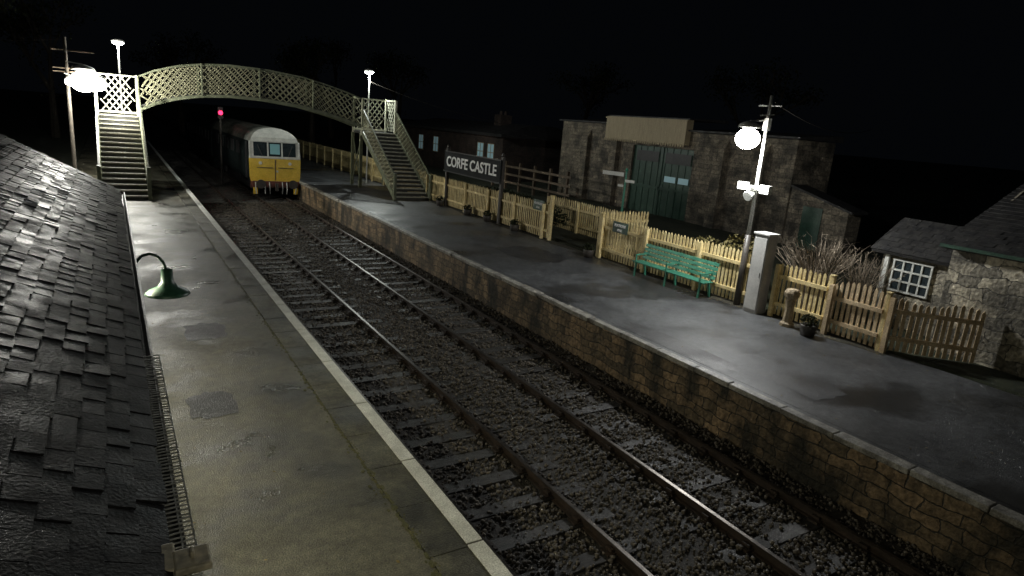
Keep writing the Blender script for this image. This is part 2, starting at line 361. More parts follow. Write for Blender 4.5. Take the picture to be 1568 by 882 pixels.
while y<4.35: m.beam((x0+R(-.004,.004),y,zz),(x1+R(-.004,.006),y+R(-.006,.006),zz+R(-.003,.006)),.005,.005); y+=.03
m.obj("gutter_guard",'mesh',hb)
m=MB().box(.10,.215,2.12,2.24,2.6,2.63); m.box(.15,.165,2.16,2.2,2.63,2.66); m.box(.06,.11,2.14,2.3,2.605,2.625)
m.obj("junction_box",'plast',hb,bevel=.01)
for yb,pw in ((1.2,17),(3.2,20),(5.3,25),(7.6,27),(10.6,32)):
    MB().box(-.12,-.02,yb-.13,yb+.13,2.36,2.42).obj("bulkhead_lamp_body",'dark',hb)
    L=bpy.data.lights.new("bulkhead_lamp",'AREA'); L.shape='RECTANGLE'; L.size=.1; L.size_y=.24; L.energy=pw; L.color=(1,.95,.70)
    o=bpy.data.objects.new("bulkhead_lamp_light",L); o.location=(-.03,yb,2.34); COL.objects.link(o); o.rotation_euler=(0,math.radians(-38),0); o.parent=hb
wl=empty("wall_flood_lamp")
m=MB(); m.beam((-.3,-1.6,2.5),(-.3,-1.6,4.9),.06,.06); m.beam((-.3,-1.6,4.88),(.5,-1.6,4.88),.05,.05); m.box(.35,.65,-1.75,-1.45,4.72,4.86); m.obj("bracket_and_head",'dark',wl)
spot(wl,(.5,-1.6,4.68),(3.2,4.5,0),75,(1,.97,.8),85,.9)
sl=empty("swan_neck_lamp")
ys_=7.4; pts=[(-.1,2.1),(.07,2.1),(.095,2.22),(.11,2.38),(.145,2.51),(.2,2.58),(.27,2.6),(.34,2.575),(.39,2.51),(.415,2.42)]
MB().tube([(x,ys_,z) for x,z in pts],.015).obj("swan_neck",'green',sl,True)
MB().lathe((.42,ys_,0),[(.03,2.44),(.055,2.43),(.06,2.3),(.085,2.27),(.1,2.245),(.19,2.2),(.215,2.17),(.21,2.165),(.18,2.19),(.05,2.25)],28).obj("shade",'green',sl,True)

# ------------------------------------------------------------ footbridge
fb=empty("footbridge")
BY0,BY1=36.5,38.0; ZD=3.15
ax=np.array([1.25,2.0,2.9,4.0,5.3,7.0,8.9,10.2,11.2,12.15]); at=np.array([4.95,5.32,5.62,5.83,5.93,5.9,5.72,5.45,5.2,4.9])
ab=at-1.5
zt=lambda x: float(np.interp(x,ax,at)); zb=lambda x: float(np.interp(x,ax,ab))
lat=MB(); fr=MB(); dk=MB(); lnd=MB()
def lattice(P,t0,t1,per,w=.035,T=None):
    T=T or lat
    u=t0-1
    while u<t1:
        for dirn in (1,-1):
            pts=[]
            for q in range(4):
                t=q/3; uu=u+(t if dirn>0 else 1-t)
                pts.append((uu,t))
            for a,b_ in zip(pts[:-1],pts[1:]):
                if a[0]<t0 or b_[0]<t0 or a[0]>t1 or b_[0]>t1: continue
                T.beam(P(*a),P(*b_),.012,w)
        u+=per
for yy in (BY0,BY1):
    lattice(lambda u,t,yy=yy:(1.25+u*1.35,yy,zb(1.25+u*1.35)+.05+t*1.4),0,10.9/1.35,.24)
    for a,b_ in zip(np.linspace(1.25,12.15,31)[:-1],np.linspace(1.25,12.15,31)[1:]):
        fr.beam((a,yy,zt(a)),(b_,yy,zt(b_)),.09,.07); fr.beam((a,yy,zb(a)),(b_,yy,zb(b_)),.1,.14)
    for x in (1.25,4,6.7,9.4,12.15): fr.beam((x,yy-.05,zb(x)),(x,yy-.05,zt(x)+.03),.1,.06,up=(1,0,0))
for a,b_ in zip(np.linspace(1.25,12.15,31)[:-1],np.linspace(1.25,12.15,31)[1:]):
    dk.beam((a,(BY0+BY1)/2,zb(a)+.1),(b_,(BY0+BY1)/2,zb(b_)+.1),1.4,.06)
def stair(xa,xb,yb_):
    nst=17; run=(BY0-yb_)/nst; rise=ZD/nst
    tr=MB(); no=MB()
    for i in range(nst):
        y0=yb_+i*run; z=(i+1)*rise
        tr.box(xa+.06,xb-.06,y0+.03,y0+run+.02,z-.05,z-.004); no.box(xa+.06,xb-.06,y0,y0+.045,z-.05,z+.006); tr.box(xa+.06,xb-.06,y0+.035,y0+.05,z-rise+.01,z-.05)
    tr.obj("stair_treads",'deck',fb); no.obj("stair_nosings",'nose',fb)
    for x in (xa,xb):
        fr.beam((x,yb_-.1,.1),(x,BY0,ZD-.05),.06,.28)
        fr.beam((x,yb_,1.2),(x,BY0,ZD+1.25),.06,.07)
        L_=(BY0-yb_)
        lattice(lambda u,t,x=x:(x,yb_+u*1.0,.15+u*1.0/L_*ZD+t*1.1),0,L_,.26,.03)
        fr.box(x-.07,x+.07,yb_-.09,yb_+.05,0,1.35); lnd.box(x-.06,x+.06,BY0-.06,BY0+.06,ZD-.2,4.98)
        for yy in (BY0,BY1): fr.box(x-.08,x+.08,yy+.07,yy+.2,0,ZD-.1)
    dk.box(xa,xb,BY0+.02,BY1+.1,ZD-.12,ZD)
    xo=xa if xa<5 else xb
    lattice(lambda u,t:(xa+.02+u*1.3,BY1,ZD+.1+t*1.7),0,(xb-xa-.04)/1.3,.22,.05,lnd)
    lnd.beam((xa,BY1,ZD+1.82),(xb,BY1,ZD+1.82),.08,.07); lnd.beam((xa,BY1,ZD+.1),(xb,BY1,ZD+.1),.08,.1)
    lattice(lambda u,t:(xo,BY0+u*1.3,ZD+.1+t*1.7),0,1.5/1.3,.22,.05,lnd)
    lnd.beam((xo,BY0,ZD+1.82),(xo,BY1,ZD+1.82),.08,.07)
    for x in (xa,xb):
        lnd.box(x-.05,x+.05,BY1+.01,BY1+.11,ZD-.1,ZD+1.9)
        fr.beam((x,BY0+.1,.2),(x,BY1+.1,ZD-.3),.04,.06); fr.beam((x,BY1+.1,.2),(x,BY0+.1,ZD-.3),.04,.06)
stair(-.45,1.25,30.2); stair(12.15,14.1,31.2)
lat.obj("lattice",'bridge',fb); fr.obj("frame",'bridgeg',fb); dk.obj("deck",'deck',fb); lnd.obj("landing_railings",'bridgel',fb)

# ------------------------------------------------------------ lamps
def lollipop(x,y,z,pw):
    e=empty("street_lamp"); MB().cyl((x,y,0),(x,y,z-.1),.05,.04).obj("post",'postg',e)
    MB().lathe((x,y,z),[(.04,-.1),(.1,-.05),(.26,-.02),(.3,.02),(.22,.1),(.06,.15)],18).obj("hood",'postg',e,True)
    MB().lathe((x,y,z),[(.03,-.145),(.16,-.14),(.25,-.07),(.26,-.025),(.05,-.02)],12).obj("lens",'lampD',e)
    point(e,(x,y-.1,z-.3),pw,(.93,1,.95),.1)
lollipop(.58,38.6,6.55,300); lollipop(13.2,38.6,6.55,900)
def flood(e,x,y,z,dx,mt,r=.2):
    MB().sphere((x,y,z),r,1,1,.85,12,8).obj("lamp_glare_globe",mt,e,True)  # oversized globe, its glow stands in for the lamp's glare
    MB().lathe((x,y,z),[(r*.9,r*.9),(r*.8,r*1.15),(.08,r*1.4)],14).obj("lamp_cap",'postg',e,True)
    MB().beam((x,y,z+r*1.4),(x+dx,y,z+r*1.4+.06),.04,.04).obj("lamp_arm",'postg',e)
pl=empty("platform_lamp"); px,py=14.08,11.05
MB().cyl((px,py,0),(px,py,1.9),.085,.075,14).obj("post_base",'dark',pl,True)
MB().cyl((px,py,1.88),(px,py,5.4),.052,.04,12).obj("post_upper",'postg',pl,True)
m=MB(); m.beam((px,py-.45,3.12),(px,py+.45,3.12),.07,.1); m.beam((px-.3,py,3.1),(px+.1,py,3.1),.1,.1); m.obj("speaker_bracket",'postg',pl)
m=MB(); m.box(px-.16,px-.02,py-.5,py-.22,3.0,3.22); m.box(px-.16,px-.02,py+.2,py+.48,3.04,3.24); m.cyl((px-.1,py,2.98),(px-.3,py,2.9),.07,.14,12); m.obj("loudspeakers",'tw',pl,bevel=.015)
m=MB(); m.beam((px-.3,py,4.9),(px+.2,py,4.95),.03,.03); m.beam((px,py-.35,5.15),(px,py+.35,5.15),.03,.03); m.box(px-.07,px+.07,py-.07,py+.07,4.55,4.85); m.obj("fittings",'postg',pl)
flood(pl,13.5,11.1,4.32,.58,'lampW',.3)
point(pl,(13.32,11.1,3.95),860,(.98,.99,.98),.12)
fl=empty("flood_lamp_pole")
MB().cyl((-1.45,35.5,-.05),(-1.45,35.5,6.3),.09,.06).obj("pole",'bark',fl)
m=MB()
for z in (4.85,5.0,5.75): m.beam((-1.95,35.5,z),(-.4,35.5,z+.02),.05,.05)
m.beam((-1.0,35.4,4.2),(-1.0,35.4,5.1),.05,.05); m.beam((-.5,35.4,4.3),(-.5,35.4,5.1),.05,.05)
m.obj("cross_arms",'wood',fl)
flood(fl,-.85,35.2,4.5,-.6,'lampL',.52); flood(fl,-.3,35.4,4.42,-.6,'lampL',.3); flood(fl,-1.35,35.3,4.45,-.2,'lampL',.2)  # large head and extra small ones widen the bright core, imitating glare
point(fl,(-.7,34.6,4.2),1900,(1,.98,.9),.2)
point(fl,(-.05,36.0,4.7),700,(1,.98,.9),.1)
def wire(name,a,b,sag=.5,r=.012):
    a=Vector(a);b=Vector(b); pts=[a.lerp(b,i/12)-Vector((0,0,4*sag*(i/12)*(1-i/12))) for i in range(13)]
    MB().tube(pts,r,5).obj(name,'dark')
wire("overhead_wire",(13.2,38.6,6.0),(24,40,4.2),.3)
wire("overhead_wire",(px,py,5.3),(27,16,5.2),.4)
wire("overhead_wire",(-1.45,35.5,6.2),(-12,45,6.4),.4)
sg=empty("railway_signal")
m=MB().cyl((6.05,46,-1.1),(6.05,46,3.7),.06); m.obj("signal_post",'dark',sg)
MB().box(5.9,6.2,45.9,46.0,3.1,3.8).obj("signal_head",'black',sg)
MB().cyl((6.05,45.9,3.45),(6.05,45.8,3.45),.13,.13,14).obj("signal_lens",'red',sg)

# ------------------------------------------------------------ locomotive
lo=empty("diesel_locomotive"); cx=7.9; F0=38.75
prof=[(1.33,.0),(1.38,.25),(1.40,.9),(1.40,1.25),(1.37,1.7),(1.30,2.15),(1.22,2.4),(1.05,2.62),(.8,2.78),(.45,2.89),(.12,2.93)]
def fy(z): return F0+(0 if z<1.15 else (z-1.15)*.14)+(0 if z<2.3 else (z-2.3)**1.5*1.1)
def shell(y0f,y1,lo_i,hi_i,nm,mt,cap):
    m=MB()
    for (x0,z0),(x1,z1) in list(zip(prof[:-1],prof[1:]))[lo_i:hi_i]:
        for sgn in (-1,1):
            m.add([(cx+sgn*x0,y0f(z0),z0),(cx+sgn*x1,y0f(z1),z1),(cx+sgn*x1,y1,z1),(cx+sgn*x0,y1,z0)],[(0,1,2,3)])
    if cap: z=2.93; m.add([(cx-.12,y0f(z),z),(cx+.12,y0f(z),z),(cx+.12,y1,z),(cx-.12,y1,z)],[(0,1,2,3)])
    m.obj(nm,mt,lo,True)
shell(fy,F0+15.4,0,5,"body_sides",'tgreen',False)
shell(fy,F0+2.2,5,10,"cab_dome",'tdome',True)
shell(lambda z:F0+2.2,F0+15.4,5,10,"roof",'troof',True)
m=MB(); mw=MB()
for (x0,z0),(x1,z1) in zip(prof[:-1],prof[1:]):
    t=m if z0<1.0 and z1<1.3 else mw
    t.add([(cx-x0,fy(z0),z0),(cx+x0,fy(z0),z0),(cx+x1,fy(z1),z1),(cx-x1,fy(z1),z1)],[(0,1,2,3)])
m.obj("yellow_front",'yel',lo); mw.obj("cab_front",'tw',lo)
def panel(m,xa,xb,za,zb_,off): m.hexa([(xa,fy(za)-off,za),(xb,fy(za)-off,za),(xb,fy(za)+.05,za),(xa,fy(za)+.05,za),(xa,fy(zb_)-off,zb_),(xb,fy(zb_)-off,zb_),(xb,fy(zb_)+.05,zb_),(xa,fy(zb_)+.05,zb_)])
m=MB()
for xa,xb in ((-1.14,-.42),(-.34,.34),(.42,1.14)): panel(m,cx+xa,cx+xb,1.38,2.14,.012)
m.obj("cab_windows",'glass',lo)
m=MB(); panel(m,cx-.26,cx+.26,1.5,2.06,.03); m.obj("headcode_panel",'winglow2',lo)
m=MB()
for x in (-1.38,-.42,.34,1.28): panel(m,cx+x,cx+x+.08,1.34,2.2,.03)
panel(m,cx-1.36,cx+1.36,1.28,1.35,.04); panel(m,cx-1.3,cx+1.3,2.16,2.22,.03); m.obj("window_pillars",'tw',lo)
m=MB()
for x in (-.8,.8): m.cyl((cx+x,F0-.03,1.0),(cx+x,F0+.02,1.0),.09,.09,12)
m.cyl((cx+.1,F0-.04,.55),(cx+.1,F0+.02,.55),.06,.06,10)
m.obj("marker_lights",'tw',lo)
m=MB(); m.beam((cx-1.0,F0-.04,.75),(cx-.15,F0-.04,.75),.03,.03); m.beam((cx+.15,F0-.04,.75),(cx+1.0,F0-.04,.75),.03,.03); m.beam((cx-.7,F0-.05,1.4),(cx-.95,F0+.04,2.0),.02,.02); m.beam((cx+.7,F0-.05,1.4),(cx+.95,F0+.04,2.0),.02,.02); m.box(cx-.02,cx+.02,F0-.02,F0,.05,1.2); m.obj("handrails_and_wipers",'dark',lo)
m=MB().box(cx-1.3,cx+1.3,F0-.12,F0+.3,-.35,.0); m.obj("buffer_beam",'redp',lo)
m=MB()
for x in (-.87,.87):
    m.cyl((cx+x,F0-.12,-.12),(cx+x,F0-.5,-.12),.1,.1); m.cyl((cx+x,F0-.5,-.12),(cx+x,F0-.56,-.12),.25,.25,16)
m.cyl((cx,F0-.12,-.15),(cx,F0-.4,-.2),.05); m.box(cx-.08,cx+.08,F0-.45,F0-.3,-.5,-.1)
m.obj("buffers",'dark',lo)
m=MB()
for x in (-1.1,-.6,-.35,.35,.6,1.1): m.tube([(cx+x,F0-.13,-.05),(cx+x,F0-.25,-.4),(cx+x*.96,F0-.22,-.7)],.025,6)
m.obj("brake_pipes",'postg',lo)
m=MB()
for x in (-1.1,1.1): m.box(cx+x-.12,cx+x+.12,F0-.16,F0-.1,-.72,-.36)
m.obj("snow_ploughs",'yel',lo)
m=MB()
for yy in (1.4,4.0,11.4,14.0):
    for x in (-.75,.75): m.cyl((cx+x-.06,F0+yy,-.42),(cx+x+.06,F0+yy,-.42),.5,.5,20)
for y0 in (.9,10.9):
    for x in (-1.05,1.05): m.box(cx+x-.06,cx+x+.06,F0+y0,F0+y0+3.6,-.55,-.15)
m.box(cx-1.1,cx+1.1,F0+5.2,F0+9.6,-.65,-.1); m.box(cx-.9,cx+.9,F0+.3,F0+15,-.2,0)
m.obj("bogies",'black',lo)
m=MB()
for k in range(5): m.box(cx-1.41,cx-1.38,F0+3+k*2.2,F0+4.2+k*2.2,1.25,1.95)
m.box(cx-1.42,cx-1.39,F0+.5,F0+1.1,.1,2.1); m.obj("side_windows",'black',lo)
co=empty("railway_coach")
m=MB(); yc0,yc1=F0+16.2,F0+36
for (x0,z0),(x1,z1) in zip(prof[:-1],prof[1:]):
    for sgn in (-1,1): m.add([(cx+sgn*x0,yc0,z0),(cx+sgn*x1,yc0,z1),(cx+sgn*x1,yc1,z1),(cx+sgn*x0,yc1,z0)],[(0,1,2,3)])
    m.add([(cx-x0,yc0,z0),(cx+x0,yc0,z0),(cx+x1,yc0,z1),(cx-x1,yc0,z1)],[(0,1,2,3)])
m.add([(cx-.12,yc0,2.93),(cx+.12,yc0,2.93),(cx+.12,yc1,2.93),(cx-.12,yc1,2.93)],[(0,1,2,3)])
m.box(cx-1.1,cx+1.1,yc0+.5,yc1-.5,-.9,0)
m.obj("coach_body",'tgreen',co)
m=MB()
for k in range(9): m.box(cx-1.41,cx-1.385,yc0+1+k*2,yc0+2.3+k*2,1.2,1.95)
m.obj("coach_windows",'black',co)

# ------------------------------------------------------------ fences
def fence(name,p0,p1,h=1.4,sp=.125,mt='cream',arch=0,side=1,w=.075):
    e=empty(name); a=Vector((*p0,0));b=Vector((*p1,0)); d=b-a; L=d.length; d.normalize(); nrm=Vector((d.y,-d.x,0))*side
    m=MB(); k=int(L/sp)
    for i in range(k+1):
        c=a+d*(i*sp+.04+R(-.006,.006)); hh=h+R(-.02,.02)-(arch*math.sin(math.pi*((i*sp)%1.3)/1.3) if arch else 0)
        l=R(-.014,.014)
        P=[c-d*w/2+Vector((0,0,.06)),c+d*w/2+Vector((0,0,.06)),c+d*(w/2+l)+Vector((0,0,hh-.06)),c+d*l+Vector((0,0,hh)),c-d*(w/2-l)+Vector((0,0,hh-.06))]
        q=nrm*.02
        m.add([p for p in P]+[p-q for p in P],[(0,1,2,3,4),(9,8,7,6,5)]+[(j,j+5,(j+1)%5+5,(j+1)%5) for j in range(5)])
    m.obj("pickets",mt,e)
    m=MB()
    for z in (.35,h-.35): m.beam(a+Vector((0,0,z))-nrm*.05,b+Vector((0,0,z))-nrm*.05,.05,.09)
    t=0
    while t<=L+.01: c=a+d*t-nrm*.1; m.box(c.x-.05,c.x+.05,c.y-.05,c.y+.05,0,h-.05); t+=2.2
    m.obj("rails_and_posts",mt,e)
FX=14.2
fence("picket_fence",(FX,60),(FX,31.8),1.45,.14,side=-1)
fence("picket_fence",(FX,31.6),(FX,20.3),1.4,.14,side=-1)
fence("picket_fence",(16.4,23.5),(16.4,17.2),1.35,.14,side=-1)
fence("picket_fence",(FX,17.1),(16.3,17.1),1.6,.14,side=1)
fence("picket_fence",(FX,17.0),(FX,10.7),1.45,.13,side=-1)
fence("picket_fence",(FX,10.0),(FX,8.65),1.4,.13,side=-1)
fence("picket_gate",(FX,8.5),(FX,7.3),1.25,.13,'gate',-.15,side=-1)
fence("picket_fence",(FX+.05,7.2),(15.4,5.9),1.3,.13,'gate',.12,side=-1)
m=MB()
for (x,y,h,q) in ((FX,20.2,1.7,.06),(FX,17.12,1.5,.05),(FX,8.58,1.38,.045),(FX,7.25,1.32,.045)): m.box(x-q,x+q,y-q,y+q,0,h); m.box(x-q-.015,x+q+.015,y-q-.015,y+q+.015,h,h+.03)
m.obj("gate_posts",'cream',bevel=.01)
m=MB()
for i in range(6): y=30+i*1.7; m.box(21.9,22.05,y-.07,y+.07,0,1.9)
for z in (.6,1.1,1.6): m.beam((21.85,29.5,z),(21.85,39,z),.04,.13)
m.obj("post_and_rail_fence",'wood')
# ------------------------------------------------------------ running in board
def text(body_,size,loc,target,parent,mt='letters'):
    c=bpy.data.curves.new("lettering",'FONT'); c.body=body_; c.size=size; c.align_x='CENTER'; c.align_y='CENTER'; c.extrude=.008; c.offset=.012*size/.6
    o=bpy.data.objects.new("lettering",c); COL.objects.link(o); c.materials.append(M[mt]); bpy.context.view_layer.update()
    sx=target/max(.01,o.dimensions.x)
    Rm=Matrix(((0,0,-1),(-1,0,0),(0,1,0))).to_4x4()
    o.matrix_world=Matrix.Translation(loc)@Rm@Matrix.Diagonal((sx,1,1,1)); o.parent=parent
rb=empty("station_name_sign")
MB().box(13.98,14.04,23.9,29.4,1.72,2.72).obj("board",'signb',rb,bevel=.01)
m=MB()
for z in (1.72,2.68): m.box(13.96,13.98,23.88,29.42,z,z+.05)
m.obj("board_trim",'black',rb)
m=MB()
for y in (23.95,29.3): m.box(14.05,14.17,y-.07,y+.07,0,2.85); m.lathe((14.11,y,2.85),[(.05,0),(.09,.05),(.02,.16)],8)
m.obj("posts",'dark',rb)
text("CORFE CASTLE",.66,(13.955,26.65,2.22),4.9,rb)
def notice(y,z,w,h,x=14.14):
    e=empty("notice_board"); MB().box(x-.03,x,y-w/2,y+w/2,z-h/2,z+h/2).obj("board",'dgreen',e,bevel=.008)
    text("PLATFORM",.12,(x-.045,y,z+.06),w*.7,e); text("ONE",.1,(x-.045,y,z-.09),w*.3,e)
notice(21.0,1.25,.75,.4); notice(16.1,1.2,.75,.36)
# ------------------------------------------------------------ bench
be=empty("station_bench"); y0,y1=11.75,14.65; m=MB()
for x in (13.48,13.58,13.68,13.78): m.box(x,x+.075,y0,y1,.43,.46)
for i,z in enumerate((.52,.64,.76,.88)): x=13.88+i*.03; m.hexa([(x,y0,z),(x+.03,y0,z),(x+.03,y1,z),(x,y1,z),(x+.02,y0,z+.09),(x+.05,y0,z+.09),(x+.05,y1,z+.09),(x+.02,y1,z+.09)])
m.obj("slats",'bench',be,bevel=.006)
m=MB()
for y in (y0+.15,(y0+y1)/2,y1-.15):
    m.beam((13.5,y,0),(13.53,y,.43),.05,.05); m.beam((13.95,y,0),(13.86,y,.43),.05,.05); m.beam((13.48,y,.41),(13.9,y,.41),.05,.04); m.beam((13.89,y,.4),(14.03,y,.98),.04,.04)
    m.beam((13.5,y,.43),(13.5,y,.66),.035,.035); m.beam((13.47,y,.66),(13.93,y,.68),.05,.035)
m.obj("cast_legs",'bench',be)
# ------------------------------------------------------------ cabinet
cb=empty("equipment_cabinet")
MB().box(13.80,14.16,10.2,10.62,0,2.02).obj("body",'cabd',cb,bevel=.01)
m=MB().box(13.785,13.798,10.23,10.59,.1,1.95); m.obj("door",'cab',cb,bevel=.005)
m=MB().box(13.775,13.786,10.27,10.285,.95,1.07); m.obj("handle",'dark',cb)
MB().box(13.77,14.19,10.17,10.65,2.02,2.07).obj("cap",'cab',cb,bevel=.01)
def urn(x,y,h,name="chimney_pot_planter"):
    MB().lathe((x,y,0),[(.17,0),(.17,.08*h),(.12,.12*h),(.11,.3*h),(.1,.5*h),(.13,.68*h),(.11,.72*h),(.17,.8*h),(.19,.9*h),(.16,.96*h),(.13,1*h)],8).obj(name,'urn',bevel=.008)
urn(13.75,9.25,.92)
def leafcloud(name,c,rad,n,mt,ls=.06,parent=None):
    m=MB()
    for i in range(n):
        d=Vector((R(-1,1),R(-1,1),R(-1,1)))
        while d.length>1: d=Vector((R(-1,1),R(-1,1),R(-1,1)))
        p=Vector(c)+Vector((d.x*rad[0],d.y*rad[1],d.z*rad[2])); a=Vector((R(-1,1),R(-1,1),R(-1,1))).normalized()*ls*R(.6,1.4); b_=a.cross(Vector((R(-1,1),R(-1,1),R(-1,1)))).normalized()*ls*.5
        m.add([p-a,p-b_,p+a,p+b_],[(0,1,2,3)])
    return m.obj(name,mt,parent)
def planter(x,y,r=.2,h=.25):
    e=empty("flower_planter"); MB().lathe((x,y,0),[(r*.75,0),(r,h),(r*.95,h+.02),(r*.8,h-.03)],14).obj("pot",'dark',e,True)
    leafcloud("plant",(x,y,h+.1),(r,r,.14),160,'leaf',.05,e)
for x,y in ((13.55,8.55),(13.9,24.6),(13.85,26.4),(13.9,22.3),(13.85,29.4),(13.8,17.2)): planter(x,y)
def twigs(name,c,h,sp,n):
    m=MB()
    for i in range(n):
        a=R(0,6.28); q=R(0,1)**.6; p0=Vector(c)+Vector((R(-.15,.15),R(-.15,.15),0)); p1=p0+Vector((math.cos(a)*sp*q*.5,math.sin(a)*sp*q*.5,h*R(.45,.65))); p2=p1+Vector((math.cos(a)*sp*q*.6+R(-.1,.1),math.sin(a)*sp*q*.6+R(-.1,.1),h*R(.2,.4)))
        m.cyl(p0,p1,.012,.008,4,False); m.cyl(p1,p2,.008,.003,4,False)
        for k in range(3): p=p1.lerp(p2,R(0,1)); m.cyl(p,p+Vector((R(-.2,.2),R(-.2,.2),R(0,.25))),.005,.002,3,False)
    m.obj(name,'twig')
twigs("bare_shrub",(15.2,9.7,0),2.1,1.0,130); twigs("bare_shrub",(15.9,8.9,0),1.8,.8,70)
leafcloud("shrub",(15.0,11.9,1.1),(.5,.7,.7),900,'leafy',.06); leafcloud("shrub",(15.3,13.4,.9),(.5,.9,.5),700,'leafy',.06)
leafcloud("hedge",(15.4,25.5,.7),(.6,5,.6),2500,'leaf',.09)
fp=empty("fingerpost_sign"); m=MB().cyl((16.9,19.3,0),(16.9,19.3,2.8),.05,.04); m.lathe((16.9,19.3,2.8),[(.03,0),(.07,.05),(.01,.14)],8); m.obj("post",'bench',fp)
m=MB(); m.beam((16.85,19.38,2.68),(16.6,20.35,2.68),.03,.15); m.beam((16.85,19.25,2.45),(17.0,18.9,2.45),.03,.1); m.beam((16.85,19.35,2.25),(16.8,19.6,2.25),.03,.09); m.obj("fingers",'tw',fp)

# ------------------------------------------------------------ goods shed
gs=empty("goods_shed")
sx=24.6; ex=sx+2.6
m=MB(); m.box(sx,ex,17.6,23.3,0,4.55); m.box(sx,ex,27.8,34.6,0,4.7); m.box(sx,ex,23.3,27.8,3.7,4.6); m.box(sx+.4,ex-.1,23.3,27.8,0,.05)
for y in (31.9,29.2,21.5,19.2): m.box(sx-.28,sx+.002,y-.3,y+.3,0,3.9); m.hexa([(sx-.28,y-.3,3.9),(sx,y-.3,3.9),(sx,y+.3,3.9),(sx-.28,y+.3,3.9),(sx-.02,y-.3,4.3),(sx,y-.3,4.3),(sx,y+.3,4.3),(sx-.02,y+.3,4.3)])
m.obj("walls",'shed',gs)
m=MB()
for ya,yb_,z in ((17.4,23.69,4.58),(29.92,34.8,4.72)):
    m.hexa([(sx-.2,ya,z),(ex+.2,ya,z),(ex+.2,yb_,z),(sx-.2,yb_,z),(sx-.2,ya,z+.08),(ex+.2,ya,z+.28),(ex+.2,yb_,z+.28),(sx-.2,yb_,z+.08)])
m.hexa([(sx-.2,23.7,5.14),(ex,23.7,5.14),(ex,29.9,5.14),(sx-.2,29.9,5.14),(sx-.2,23.7,5.2),(ex,23.7,5.3),(ex,29.9,5.3),(sx-.2,29.9,5.2)])
m.obj("roof",'slate2',gs)
m=MB(); m.box(sx-.35,sx-.25,23.7,29.9,3.95,5.13); m.box(sx-.4,sx-.36,23.65,29.95,5.02,5.1); m.box(sx-.25,sx+.1,23.7,23.76,3.9,5.13); m.box(sx-.25,sx+.1,29.84,29.9,3.9,5.13)
y=23.7
while y<29.85: m.hexa([(sx-.34,y+.05,3.8),(sx-.3,y+.05,3.8),(sx-.3,y+.12,3.8),(sx-.34,y+.12,3.8),(sx-.34,y,3.95),(sx-.3,y,3.95),(sx-.3,y+.16,3.95),(sx-.34,y+.16,3.95)]); y+=.175
m.obj("timber_valance",'panel',gs)
m=MB().box(sx+.15,sx+.22,23.3,27.8,0,3.7)
for k in range(10): y=23.35+k*.49; m.box(sx+.12,sx+.15,y,y+.04,0,3.7)
m.box(sx+.1,sx+.15,23.3,27.8,1.5,1.65); m.box(sx+.1,sx+.15,25.5,25.62,0,3.7); m.obj("doors",'dgreen',gs)
m=MB()
for (ya,yb_,za,zb_) in ((23.5,24.2,1.95,2.25),(24.4,25.2,1.95,2.25)): m.box(sx+.09,sx+.098,ya,yb_,za,zb_)
m.obj("door_windows",'winglow',gs)  # glow stands in for a reflection on these panes
m=MB()
for (ya,yb_,za,zb_) in ((23.5,25.3,2.9,3.45),(25.8,27.5,2.9,3.45)): m.box(sx+.09,sx+.098,ya,yb_,za,zb_)
m.obj("door_upper_windows",'black',gs)
m=MB(); m.hexa([(sx,14.8,0),(sx+.9,14.8,0),(sx+.9,17.5,0),(sx,17.5,0),(sx,14.8,1.9),(sx+.9,14.8,1.9),(sx+.9,17.5,2.6),(sx,17.5,2.6)]); m.obj("lean_to_walls",'shed',gs)
m=MB(); m.hexa([(sx-.1,14.6,1.86),(sx+1,14.6,1.86),(sx+1,17.5,2.62),(sx-.1,17.5,2.62),(sx-.1,14.6,1.95),(sx+1,14.6,1.95),(sx+1,17.5,2.71),(sx-.1,17.5,2.71)]); m.obj("lean_to_roof",'slate2',gs)
m=MB().box(sx-.03,sx,15.9,16.8,0,1.9); m.obj("lean_to_door",'dgreen',gs)
db=empty("brick_building")
MB().box(24,32,41,60,0,3.3).obj("walls",'dbrick',db)
m=MB().box(23.6,32.4,40.6,60.4,3.3,3.5); m.hexa([(23.6,40.6,3.5),(32.4,40.6,3.5),(32.4,60.4,3.5),(23.6,60.4,3.5),(27,42,4.3),(29,42,4.3),(29,59,4.3),(27,59,4.3)]); m.obj("roof",'slate2',db)
m=MB().box(26,27,45,46,3.6,4.9); m.cyl((26.3,45.5,4.9),(26.3,45.5,5.2),.12); m.cyl((26.7,45.5,4.9),(26.7,45.5,5.2),.12); m.obj("chimney",'dbrick',db)
m=MB(); f=MB()
for y in (55.5,52.3,44.2,42.6):
    m.box(23.95,23.97,y-.45,y+.45,1.5,2.7)
    for t in (-.5,-.02,.45): f.box(23.93,23.98,y+t,y+t+.05,1.45,2.75)
    for z in (1.43,2.08,2.7): f.box(23.925,23.985,y-.5,y+.5,z,z+.05)
m.obj("windows",'winglow',db); f.obj("window_frames",'urn',db)

